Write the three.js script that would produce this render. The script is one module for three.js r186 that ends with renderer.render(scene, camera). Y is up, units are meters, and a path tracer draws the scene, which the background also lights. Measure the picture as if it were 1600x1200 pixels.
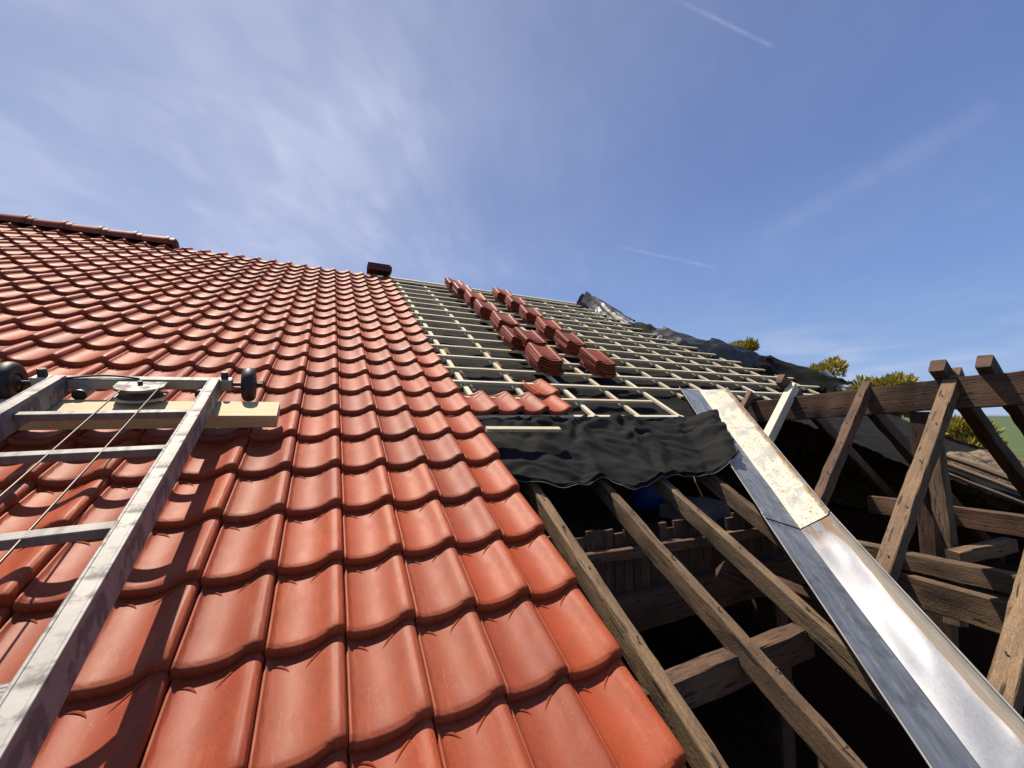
import * as THREE from 'three';
import { mergeGeometries, toCreasedNormals } from 'three/addons/utils/BufferGeometryUtils.js';
import { RoundedBoxGeometry } from 'three/addons/geometries/RoundedBoxGeometry.js';

// ------------------------------------------------------------------ camera, sky, sun, exposure
const CY = 5.5;                                   // eye height above the field
const scene = new THREE.Scene();
const camera = new THREE.PerspectiveCamera(87.56, 4 / 3, 0.05, 6000);
camera.position.set(0, CY, 0);
{
  const p = 4.567 * Math.PI / 180;
  camera.lookAt(0.4218 * Math.cos(p), CY + Math.sin(p), -0.9067 * Math.cos(p));
}
const EXPOSURE = 1.65;
const SUN = new THREE.Vector3(-0.172, 0.903, -0.395).normalize();
const sun = new THREE.DirectionalLight(0xfff1dd, 5);
sun.position.copy(SUN).multiplyScalar(40).add(new THREE.Vector3(2, CY, -3));
sun.target.position.set(2, CY, -3);
sun.castShadow = true;
sun.shadow.mapSize.set(4096, 4096);
Object.assign(sun.shadow.camera, { left: -14, right: 14, top: 14, bottom: -14, near: 1, far: 90 });
scene.add(sun, sun.target);

// ------------------------------------------------------------------ noise
let seed = 12345;
const rnd = () => { seed = (seed * 1664525 + 1013904223) >>> 0; return seed / 4294967296; };
const rr = (a, b) => a + (b - a) * rnd();
function h2(x, y) {
  let n = Math.imul(x, 374761393) + Math.imul(y, 668265263) | 0;
  n = Math.imul(n ^ (n >>> 13), 1274126177);
  return ((n ^ (n >>> 16)) >>> 0) / 4294967295;
}
function vnoise(x, y, px = 0, py = 0) {           // value noise, periodic when px, py are given
  const x0 = Math.floor(x), y0 = Math.floor(y), fx = x - x0, fy = y - y0;
  const w = (a, p) => p ? ((a % p) + p) % p : a;
  const u = fx * fx * (3 - 2 * fx), v = fy * fy * (3 - 2 * fy);
  const xa = w(x0, px), xb = w(x0 + 1, px), ya = w(y0, py), yb = w(y0 + 1, py);
  const a = h2(xa, ya), b = h2(xb, ya), c = h2(xa, yb), d = h2(xb, yb);
  return a + (b - a) * u + (c - a) * v + (a - b - c + d) * u * v;
}
function fbm(x, y, oct = 4, px = 0, py = 0) {
  let s = 0, a = 0.5, n = 0;
  for (let i = 0; i < oct; i++) { s += a * vnoise(x + i * 17 * (px ? 0 : 1), y, px, py); n += a; a *= 0.5; x *= 2; y *= 2; px *= 2; py *= 2; }
  return s / n;
}
const sstep = (a, b, x) => { const t = Math.min(1, Math.max(0, (x - a) / (b - a))); return t * t * (3 - 2 * t); };
const mix = (a, b, t) => a + (b - a) * t;
const mix3 = (a, b, t) => [mix(a[0], b[0], t), mix(a[1], b[1], t), mix(a[2], b[2], t)];

// ------------------------------------------------------------------ sky (air, cirrus, contrails)
{
  const W = 2048, H = 1024, data = new Float32Array(W * H * 4);
  const stops = [[0, [.40, .53, .72]], [.10, [.27, .43, .73]], [.26, [.165, .30, .64]], [.5, [.095, .19, .48]], [.8, [.068, .138, .37]], [1.6, [.06, .125, .34]]];
  const trails = [[[.52, .72, -.46], [.67, .63, -.39], .0015, .26], [[.58, .39, -.71], [.75, .32, -.58], .0013, .24], [[.78, .35, -.52], [.87, .45, -.20], .018, .07]]
    .map(([a, b, w, s]) => { const A = new THREE.Vector3(...a).normalize(), B = new THREE.Vector3(...b).normalize(); const n = new THREE.Vector3().crossVectors(A, B).normalize(); return { A, B, n, T: new THREE.Vector3().crossVectors(n, A), L: A.angleTo(B), w, s }; });
  const d = new THREE.Vector3(), PATCH = new THREE.Vector3(.20, .62, -.75).normalize(), RIGHT = new THREE.Vector3(.9, .25, -.1).normalize();
  for (let j = 0; j < H; j++) for (let i = 0; i < W; i++) {
    const th = (i + .5) / W * 2 * Math.PI - Math.PI, el = ((j + .5) / H - .5) * Math.PI;
    const ce = Math.cos(el); d.set(ce * Math.cos(th), Math.sin(el), ce * Math.sin(th));
    let k = 0; const e = Math.max(0, el); while (k < stops.length - 2 && stops[k + 1][0] < e) k++;
    let c = mix3(stops[k][1], stops[k + 1][1], Math.min(1, (e - stops[k][0]) / (stops[k + 1][0] - stops[k][0])));
    if (el > -0.02) {
      const sa = Math.acos(Math.min(1, Math.max(-1, d.dot(SUN))));
      const q = 1 / (Math.max(0, d.y) + .22), X = d.x * q, Z = d.z * q;
      // stretched, warped wisps, running away from the viewer
      const wx = fbm(X * 1.3 + 5, Z * 1.3 + 9, 3), wz = fbm(X * 1.3 + 31, Z * 1.3 + 2, 3);
      const a1 = X * .80 + Z * .6, a2 = -X * .6 + Z * .80;
      const veil = fbm(a1 * 1.5 + wx * .7, a2 * 1.1 + wz * .7 + 4, 5);
      const wisp = fbm(a1 * 6.5 + wx * 1.8, a2 * 3.6 + wz * 1.6 + 20, 6);
      const fine = fbm(a1 * 15 + wz * 4, a2 * 8 + wx * 4 + 70, 5);
      // a thin bright veil ahead, thinning to clear air on the right
      const pa = Math.acos(Math.min(1, Math.max(-1, d.dot(PATCH)))), right = sstep(-.1, .85, d.dot(RIGHT));
      const cover = mix(1, .28, right) * (.40 + .60 * Math.exp(-(sa * sa) / 1.6));
      let v = .16 * Math.exp(-(sa * sa) / .9) + cover * (.28 + .34 * Math.exp(-(pa * pa) / .42) * (.75 + .38 * sstep(.3, .7, wisp) + .22 * sstep(.42, .68, fine)) + .22 * sstep(.30, .74, veil) * (.6 + .6 * wisp) + .10 * sstep(.48, .76, wisp) * sstep(.35, .6, veil) + .09 * sstep(.48, .72, fine) * sstep(.42, .6, veil));
      // low cloud bank near the horizon
      const bank = fbm(th * 5 + wx, el * 26 + 7, 5);
      v += .42 * sstep(.44, .68, bank) * sstep(.24, .06, el) * sstep(-.02, .05, el);
      for (const t of trails) {
        const off = Math.abs(Math.asin(Math.max(-1, Math.min(1, d.dot(t.n))))), al = Math.atan2(d.dot(t.T), d.dot(t.A));
        if (off < t.w * 3 && al > -.02 && al < t.L + .02)
          v += t.s * Math.exp(-(off * off) / (t.w * t.w)) * sstep(-.02, .08, al) * sstep(t.L + .01, t.L - .01, al) * (.6 + .6 * vnoise(al * 60, 3));
      }
      c = mix3(c, [.63, .68, .88], Math.min(.9, v));
    } else c = [.10, .11, .09];
    const o = (j * W + i) * 4;
    data[o] = c[0] / EXPOSURE; data[o + 1] = c[1] / EXPOSURE; data[o + 2] = c[2] / EXPOSURE; data[o + 3] = 1;
  }
  const sky = new THREE.DataTexture(data, W, H, THREE.RGBAFormat, THREE.FloatType);
  sky.mapping = THREE.EquirectangularReflectionMapping; sky.magFilter = sky.minFilter = THREE.LinearFilter;
  sky.wrapS = THREE.RepeatWrapping; sky.needsUpdate = true;
  scene.background = sky; scene.environment = sky;
}

// ------------------------------------------------------------------ textures and materials
function tex(w, h, fn, { srgb = true, rx = 1, ry = 1 } = {}) {
  const data = new Uint8Array(w * h * 4);
  for (let j = 0; j < h; j++) for (let i = 0; i < w; i++) {
    const c = fn((i + .5) / w, (j + .5) / h), o = (j * w + i) * 4;
    for (let k = 0; k < 3; k++) data[o + k] = Math.max(0, Math.min(255, (Array.isArray(c) ? c[k] : c) * 255));
    data[o + 3] = 255;
  }
  const t = new THREE.DataTexture(data, w, h, THREE.RGBAFormat);
  if (srgb) t.colorSpace = THREE.SRGBColorSpace;
  t.wrapS = t.wrapT = THREE.RepeatWrapping; t.repeat.set(rx, ry);
  t.magFilter = THREE.LinearFilter; t.minFilter = THREE.LinearMipmapLinearFilter; t.generateMipmaps = true; t.needsUpdate = true;
  return t;
}
const hex = s => [1, 3, 5].map(i => parseInt(s.slice(i, i + 2), 16) / 255);
const scl = (c, k) => c.map(x => x * k);

// clay engobe: uv in tile units (one tile = one texture)
function clayMaterial(base, salt) {
  const B = hex(base), dust = hex('#a06b58'), dark = hex('#6b2f22');
  const map = tex(256, 256, (u, v) => {
    const n = fbm(u * 5 + salt * 13, v * 5 + salt * 7, 4), f = fbm(u * 90 + salt, v * 90, 2), st = fbm(u * 16 + salt * 3, v * 2.2 + salt, 3);
    let c = scl(B, .93 + .12 * (n - .5) + .09 * (f - .5) + .06);
    c = mix3(c, dust, .20 * sstep(.5, .8, st) * sstep(.35, .7, n) + .10 * sstep(.62, .8, f));
    const sp = vnoise(u * 60 + salt * 31, v * 80 + salt * 5); if (sp > .985) c = mix3(c, dark, .6);
    const sc = fbm(u * 30 + salt * 7, v * 11 + salt * 3, 3), sw = fbm(u * 3 + salt * 17, v * 3 + salt * 5, 2); c = mix3(c, hex('#b98a76'), .13 * sstep(.60, .72, sc) * sstep(.58, .7, sw)); c = mix3(c, scl(B, .78), .16 * sstep(.60, .72, fbm(u * 9 + salt * 23, v * 9, 3)));
    const sp2 = vnoise(u * 75 + salt * 11, v * 70 + salt * 9); if (sp2 > .988) c = mix3(c, hex('#e0b8a4'), .5);
    return c;
  });
  const bump = tex(256, 256, (u, v) => .5 + .5 * (fbm(u * 70 + salt, v * 90, 3) - .5) + .3 * (fbm(u * 6, v * 6 + salt, 2) - .5), { srgb: false });
  const rough = tex(128, 128, (u, v) => { const x = .56 + .10 * (fbm(u * 6 + salt * 4, v * 6, 4) - .5); return [x, x, x]; }, { srgb: false });
  return new THREE.MeshPhysicalMaterial({ map, bumpMap: bump, bumpScale: .00022, roughnessMap: rough, roughness: 1, metalness: 0, specularIntensity: .5, ior: 1.5 });
}
const CLAY = ['#8a4027', '#853c25', '#8b3f24', '#854029', '#8e3f23', '#813c27'].map((c, i) => clayMaterial(c, i + 1));
const clayDark = clayMaterial('#55291f', 9);
const clayStack = [clayMaterial('#7a3827', 11), clayMaterial('#723326', 12), clayMaterial('#823d29', 13)];

// timber: u runs along the grain in metres
function woodMaterial(light, dark, { grain = 150, wear = .5, salt = 1, rough = .85, bump = .0025, knots = .02 } = {}) {
  const L = hex(light), D = hex(dark);
  const f = (u, v) => {
    const wob = fbm(u * 4, v * 4 + salt, 3, 4, 4) * .06;
    const g = .6 * fbm(u * 8, (v + wob) * grain, 4, 8, grain) + .4 * vnoise(u * 120, v * 200, 120, 200), b = fbm(u * 5, v * 5, 5, 5, 5), st = fbm(u * 9, v * 44, 4, 9, 44);
    return [g, b, st];
  };
  const map = tex(512, 512, (u, v) => {
    const [g, b, st] = f(u, v);
    let c = mix3(D, L, Math.min(1, Math.max(0, .15 + g * .85 + (b - .5) * wear)));
    c = mix3(c, scl(D, .55), sstep(.62, .80, st) * wear);
    const k = vnoise(u * 26, v * 20 + salt, 26, 20) + .12 * (vnoise(u * 160, v * 120, 160, 120) - .5); c = mix3(c, scl(D, .35), .75 * sstep(1 - knots * .6, 1.02 - knots * .3, k));
    return c;
  }, { rx: 1, ry: 2 });
  const bm = tex(512, 512, (u, v) => { const [g, , st] = f(u, v); return g * .7 + .3 * (1 - sstep(.6, .8, st)); }, { srgb: false, rx: 1, ry: 2 });
  return new THREE.MeshStandardMaterial({ map, bumpMap: bm, bumpScale: bump, roughness: rough });
}
const OLD = [woodMaterial('#846c50', '#35271b', { salt: 1, wear: .9, knots: .02 }), woodMaterial('#7a6248', '#302317', { salt: 5, wear: .9, knots: .02 }), woodMaterial('#8c765a', '#3d2f21', { salt: 9, wear: .8, knots: .02 })];
const OLDRED = [woodMaterial('#644733', '#281a12', { salt: 3, wear: .9, knots: .025 }), woodMaterial('#70533c', '#2e1f15', { salt: 7, wear: .9, knots: .025 })];
const NEW = [woodMaterial('#cdc6b0', '#b5aa8e', { salt: 2, wear: .25, bump: .0008, knots: .012, rough: .75 }), woodMaterial('#c6bda2', '#a99c7d', { salt: 6, wear: .3, bump: .0008, knots: .015, rough: .75 })];
const PLANK = woodMaterial('#c2b28a', '#a89068', { salt: 8, wear: .2, bump: .0008, grain: 70, knots: .006, rough: .7 });
const soilMat = new THREE.MeshStandardMaterial({ roughness: .95, map: tex(256, 256, (u, v) => mix3(hex('#3a3026'), hex('#574a3b'), fbm(u * 9, v * 9, 5, 9, 9))) });

const alu = (() => {
  const f = (u, v) => { const a = fbm(u * 14, v * 8, 5, 14, 8), b = fbm(u * 90, v * 50, 3, 90, 50), s = fbm(u * 5, v * 3, 4, 5, 3); return [a, b, s]; };
  const map = tex(512, 256, (u, v) => { const [a, b, s] = f(u, v); const g = sstep(.45, .75, a) * .8; return mix3(mix3([.52, .517, .51], [.46, .455, .45], s), [.32, .30, .285], Math.min(.6, g)); }, { rx: 2, ry: 4 });
  const rough = tex(512, 256, (u, v) => { const [a, b] = f(u, v); const r = .58 + .15 * sstep(.5, .7, a) + .04 * b; return [r, r, r]; }, { srgb: false, rx: 2, ry: 4 });
  return new THREE.MeshStandardMaterial({ map, roughnessMap: rough, roughness: 1, metalness: .25 });
})();
const castAlu = new THREE.MeshStandardMaterial({ color: 0xa6a39a, roughness: .55, metalness: .6 });
const steelDark = new THREE.MeshStandardMaterial({ color: 0x45433f, roughness: .5, metalness: .7 });
const cableSteel = new THREE.MeshStandardMaterial({ color: 0x57534d, roughness: .45, metalness: .8 });
const rubber = new THREE.MeshStandardMaterial({ color: 0x17171a, roughness: .55 });

const zinc = (() => {
  const f = (u, v) => [fbm(u * 9, v * 9, 5, 9, 9), fbm(u * 4, v * 22, 4, 4, 22), fbm(u * 60, v * 24, 3, 60, 24)];
  const map = tex(512, 512, (u, v) => { const [a, b, c] = f(u, v); let k = mix3(hex('#7d858e'), hex('#9aa1a8'), a); k = mix3(k, hex('#656d77'), sstep(.5, .8, b) * .6); return mix3(k, hex('#b9bfc4'), sstep(.66, .8, c) * .5); }, { rx: 1.3, ry: 1.3 });
  const rough = tex(256, 256, (u, v) => { const [a, b] = f(u, v); const r = .38 + .22 * a + .1 * b; return [r, r, r]; }, { srgb: false, rx: 1.3, ry: 1.3 });
  return new THREE.MeshStandardMaterial({ map, roughnessMap: rough, roughness: 1, metalness: .85 });
})();
// valley metal on the wing side: uv = (0..1 across from the fold, metres along)
const rusted = (() => {
  const map = tex(512, 1024, (u, v) => {
    const a = fbm(u * 5, v * 12, 5), b = fbm(u * 26 + 3, v * 64, 4), c = fbm(u * 3 + 9, v * 6, 4), e = fbm(u * 60, v * 150, 2);
    let k = mix3(hex('#979285'), hex('#a8a59b'), a);
    k = mix3(k, hex('#7c6545'), .6 * sstep(.54, .76, c + .28 * sstep(.55, 1, u)) * sstep(.2, .6, b + .2));
    k = mix3(k, hex('#6f4926'), .6 * sstep(.64, .78, a * .6 + c * .5 + .10 * sstep(.5, 1, u)));
    k = mix3(k, hex('#403529'), .75 * sstep(.60, .70, b) * sstep(.35, .6, e));
    k = mix3(k, hex('#787d82'), .6 * sstep(.60, .66, fbm(u * 4 + 40, v * 9, 3)));
    return k;
  });
  return new THREE.MeshStandardMaterial({ map, roughness: .62, metalness: .15 });
})();
const shiny = (() => {
  const line = v => .78 + .10 * (fbm(v * 9, 1.5, 4) - .5) + .05 * Math.sin(v * 7) + .16 * sstep(.85, 1.0, v) * -1;
  const f = (u, v) => { const d = u - line(v); return [d, fbm(u * 14, v * 46, 4), fbm(u * 80, v * 240, 2)]; };
  const map = tex(256, 1024, (u, v) => {
    const [d, b, s] = f(u, v); let k = scl([.45, .468, .51], .95 + .10 * (s - .5));
    if (d > 0) k = mix3(k, mix3(hex('#68645c'), hex('#858079'), b), .85);
    k = mix3(k, hex('#6b543a'), .8 * Math.exp(-d * d / .0004) + .5 * Math.exp(-(d - .09) * (d - .09) / .0007) * b);
    k = mix3(k, hex('#6e523a'), .7 * sstep(.88, .97, v) * sstep(.35, .65, b));
    return k;
  });
  const rough = tex(256, 1024, (u, v) => { const [d, b, s] = f(u, v); const e = sstep(-.01, .02, d), t = sstep(.9, .98, v); const r = mix(.25 + .05 * s, .58 + .15 * b, Math.max(e, t)); return [r, mix(r, r, 0), r]; }, { srgb: false });
  const met = tex(256, 1024, (u, v) => { const [d] = f(u, v); const e = Math.max(sstep(-.01, .02, d), sstep(.9, .98, v)); const m = mix(.06, .0, e); return [m, m, m]; }, { srgb: false });
  return new THREE.MeshPhysicalMaterial({ map, roughnessMap: rough, metalnessMap: met, roughness: 1, metalness: 1, specularIntensity: .36 });
})();

const membraneMat = (() => {
  const map = tex(256, 256, (u, v) => { const a = fbm(u * 6, v * 6, 5, 6, 6), b = fbm(u * 120, v * 120, 2, 120, 120); return scl([.115, .117, .117], .75 + .45 * a + .25 * (b - .5)); });
  return new THREE.MeshPhysicalMaterial({ map, roughness: .85, specularIntensity: .2 });
})();
const plasticMat = new THREE.MeshPhysicalMaterial({ color: 0x1b1c1f, roughness: .28, clearcoat: .3, clearcoatRoughness: .25 });
const foilMat = new THREE.MeshStandardMaterial({ color: 0x3c3f44, roughness: .45, metalness: .3 });
const thatchMat = (() => {
  const map = tex(256, 256, (u, v) => { const a = fbm(u * 8, v * 50, 4, 8, 50), b = fbm(u * 12, v * 12, 4, 12, 12); return mix3(mix3(hex('#4c3f31'), hex('#8d7b62'), a), hex('#332a20'), sstep(.5, .75, b)); }, { rx: 1.2, ry: 1.2 });
  return new THREE.MeshStandardMaterial({ map, bumpMap: map, bumpScale: .02, roughness: .95 });
})();
const wallMat = (() => {
  const map = tex(256, 256, (u, v) => mix3(hex('#4a342a'), hex('#644838'), fbm(u * 8, v * 8, 5, 8, 8)), { rx: .5, ry: .5 });
  return new THREE.MeshStandardMaterial({ map, roughness: .9 });
})();

// ------------------------------------------------------------------ frames and builders
const HP = 1.25, SLOPE = 28.564 * Math.PI / 180, SN = Math.sin(SLOPE), CS = Math.cos(SLOPE);
const rp = (s, t, n) => new THREE.Vector3(s, CY + t * SN + (n - HP) * CS, -t * CS + (n - HP) * SN);   // along the ridge, up the slope, out of the slope
const UP = new THREE.Vector3(0, SN, -CS), NRM = new THREE.Vector3(0, CS, SN);
const qRoof = new THREE.Quaternion().setFromRotationMatrix(new THREE.Matrix4().makeBasis(new THREE.Vector3(1, 0, 0), UP, NRM));
const V = (x, y, z) => new THREE.Vector3(x, y, z);
const C = (x, y, z) => new THREE.Vector3(x, y + CY, z);          // measured from eye level

const used = new Map();
function numbered(n) { const k = used.get(n) || 0; used.set(n, k + 1); return k ? `${n}_${String(k).padStart(3, '0')}` : n; }
function shadows(o) { o.traverse(m => { if (m.isMesh) { m.castShadow = true; m.receiveShadow = true; } }); }
function thing(name, label, category, group) {
  const g = new THREE.Group(); g.name = numbered(name); g.userData = { kind: 'thing', label, category };
  if (group) g.userData.group = group;
  scene.add(g); return g;
}
function onRoof(o, s = 0, t = 0, n = 0) { o.position.copy(rp(s, t, n)); o.quaternion.copy(qRoof); return o; }
function part(parent, name, geo, mat) { const m = new THREE.Mesh(geo, mat); m.name = name; m.castShadow = m.receiveShadow = true; parent.add(m); return m; }

function geoFrom(pos, uv, idx) {
  const g = new THREE.BufferGeometry();
  g.setAttribute('position', new THREE.Float32BufferAttribute(pos, 3));
  g.setAttribute('uv', new THREE.Float32BufferAttribute(uv, 2));
  g.setIndex(idx); g.computeVertexNormals(); return g;
}
// timber of length L along x, width w (y), depth d (z); rough > 0 makes it waney
function timberGeo(L, w, d, rough = 0, ch = .006, sd = 1) {
  const n = Math.max(1, Math.round(rough > 0 ? L / .09 : 1)), pos = [], uv = [], idx = [];
  const hw = w / 2, hd = d / 2, c = Math.min(ch, w * .2, d * .2);
  const sec = [[hw - c, hd], [-hw + c, hd], [-hw, hd - c], [-hw, -hd + c], [-hw + c, -hd], [hw - c, -hd], [hw, -hd + c], [hw, hd - c]];
  const per = [0]; for (let k = 0; k < 8; k++) { const a = sec[k], b = sec[(k + 1) % 8]; per.push(per[k] + Math.hypot(b[0] - a[0], b[1] - a[1])); }
  const uo = sd * .37 % 1, vo = sd * .619 % 1;
  for (let i = 0; i <= n; i++) {
    const x = -L / 2 + L * i / n;
    const by = rough * 2.2 * (fbm(i * .22 + sd * 9, sd * 3.3, 2) - .5), bz = rough * 2.2 * (fbm(i * .22 + sd * 5, sd * 7.7, 2) - .5);
    for (let k = 0; k <= 8; k++) {
      const p = sec[k % 8], j = rough * (vnoise(i * .8 + sd * 13, (k % 8) * 3.1 + sd) - .5) * 1.6;
      pos.push(x, p[0] + by + j * Math.sign(p[0]), p[1] + bz + j * Math.sign(p[1]) * .7);
      uv.push(x + uo, per[k] + vo);
    }
  }
  for (let i = 0; i < n; i++) for (let k = 0; k < 8; k++) { const a = i * 9 + k, b = a + 9; idx.push(a, a + 1, b, b, a + 1, b + 1); }
  for (const e of [0, n]) {
    const s0 = pos.length / 3; 
    for (let k = 0; k < 8; k++) { const o = (e * 9 + k) * 3; pos.push(pos[o], pos[o + 1], pos[o + 2]); uv.push(pos[o + 1] + uo, pos[o + 2] + vo); }
    for (let k = 1; k < 7; k++) e ? idx.push(s0, s0 + k, s0 + k + 1) : idx.push(s0, s0 + k + 1, s0 + k);
  }
  return toCreasedNormals(geoFrom(pos, uv, idx), .5);
}
// place a timber mesh between two points of its parent; up = direction of its depth
function timber(parent, name, a, b, w, d, mat, { up = NRM, rough = 0, ch = .005, sd = rnd() * 50, top = false } = {}) {
  const x = new THREE.Vector3().subVectors(b, a), L = x.length(); x.normalize();
  const y = new THREE.Vector3().crossVectors(up, x).normalize(), z = new THREE.Vector3().crossVectors(x, y);
  const m = part(parent, name, timberGeo(L, w, d, rough, ch, sd), mat);
  m.quaternion.setFromRotationMatrix(new THREE.Matrix4().makeBasis(x, y, z));
  m.position.addVectors(a, b).multiplyScalar(.5); if (top) m.position.addScaledVector(z, -d / 2);
  return m;
}
// sheet over a grid, f(i/nu, j/nv) -> [x,y,z,u,v]
function sheetGeo(nu, nv, f, keep) {
  const pos = [], uv = [], idx = [];
  for (let j = 0; j <= nv; j++) for (let i = 0; i <= nu; i++) { const p = f(i / nu, j / nv); pos.push(p[0], p[1], p[2]); uv.push(p[3] ?? p[0], p[4] ?? p[1]); }
  for (let j = 0; j < nv; j++) for (let i = 0; i < nu; i++) {
    if (keep && !keep((i + .5) / nu, (j + .5) / nv)) continue;
    const a = j * (nu + 1) + i, b = a + nu + 1; idx.push(a, a + 1, b, b, a + 1, b + 1);
  }
  return geoFrom(pos, uv, idx);
}
function lerpTable(tb, x) {
  if (x <= tb[0][0]) return tb[0][1];
  for (let i = 1; i < tb.length; i++) if (x <= tb[i][0]) return mix(tb[i - 1][1], tb[i][1], (x - tb[i - 1][0]) / (tb[i][0] - tb[i - 1][0]));
  return tb[tb.length - 1][1];
}
function smoothTable(tb, x) {
  for (let i = 1; i < tb.length; i++) if (x <= tb[i][0] || i === tb.length - 1) {
    const p0 = tb[Math.max(0, i - 2)], p1 = tb[i - 1], p2 = tb[i], p3 = tb[Math.min(tb.length - 1, i + 1)];
    const h = p2[0] - p1[0], t = (x - p1[0]) / h, m1 = (p2[1] - p0[1]) / (p2[0] - p0[0] || 1), m2 = (p3[1] - p1[1]) / (p3[0] - p1[0] || 1);
    const t2 = t * t, t3 = t2 * t;
    return (2 * t3 - 3 * t2 + 1) * p1[1] + (t3 - 2 * t2 + t) * h * m1 + (-2 * t3 + 3 * t2) * p2[1] + (t3 - t2) * h * m2;
  }
}

// old nails still standing in a bare timber
const nailMat = new THREE.MeshStandardMaterial({ color: 0x4a3a30, roughness: .7, metalness: .4 });
const nailGeo = (() => { const g = new THREE.CylinderGeometry(.0022, .0022, .030, 6); const h = new THREE.CylinderGeometry(.005, .005, .002, 8); h.translate(0, .015, 0); const m = mergeGeometries([g, h]); m.rotateX(Math.PI / 2); return m; })();
function nails(beam, L, d, step) { for (let x = -L / 2 + rr(.05, .3); x < L / 2 - .05; x += step * rr(.7, 1.3)) { const n = part(beam, 'nail', nailGeo, nailMat); n.position.set(x, rr(-.015, .015), d / 2 + rr(-.006, .006)); n.rotation.set(rr(-.5, .5), rr(-.6, .6), 0); } }

// ------------------------------------------------------------------ roof tile
const TW = .21625, GAUGE = .30, TL = .365, LIP0 = .302, EDGE = .946;
const PROF = [[0, .006], [.012, .0140], [.03, .0170], [.048, .0150], [.066, .0095], [.1, .0062], [.18, .0022], [.28, 0], [.38, .0006], [.48, .0042], [.58, .0115], [.66, .0200], [.73, .0290], [.79, .0362], [.85, .0408], [.90, .0420], [.945, .0398], [.975, .034], [.993, .024]];
const PROFU_HI = [0, .006, .014, .022, .032, .042, .052, .064, .08, .11, .15, .2, .26, .32, .38, .44, .5, .55, .6, .64, .68, .72, .76, .8, .84, .87, .9, .93, .955, .975, .987, .993];
const PROFU_LO = [0, .014, .034, .064, .14, .26, .4, .54, .64, .72, .8, .87, .93, .975, .993];
const NOSE_HI = [[.0010, -.0400], [0, -.035], [.0001, -.0245], [.0010, -.0165], [.0032, -.0100], [.0066, -.0056], [.0115, -.0026], [.0180, -.0009], [.0270, 0], [.045, 0], [.065, 0]];
const NOSE_LO = [[.0010, -.0400], [0, -.033], [.0010, -.0165], [.0066, -.0052], [.020, -.0006], [.055, 0]];
const BODY_HI = [.09, .13, .17, .21, .25, .29, .33, TL], BODY_LO = [.15, .25, TL];
const tileZ = (u, y) => smoothTable(PROF, u) - .018 - .037 * (y / .30);
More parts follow.
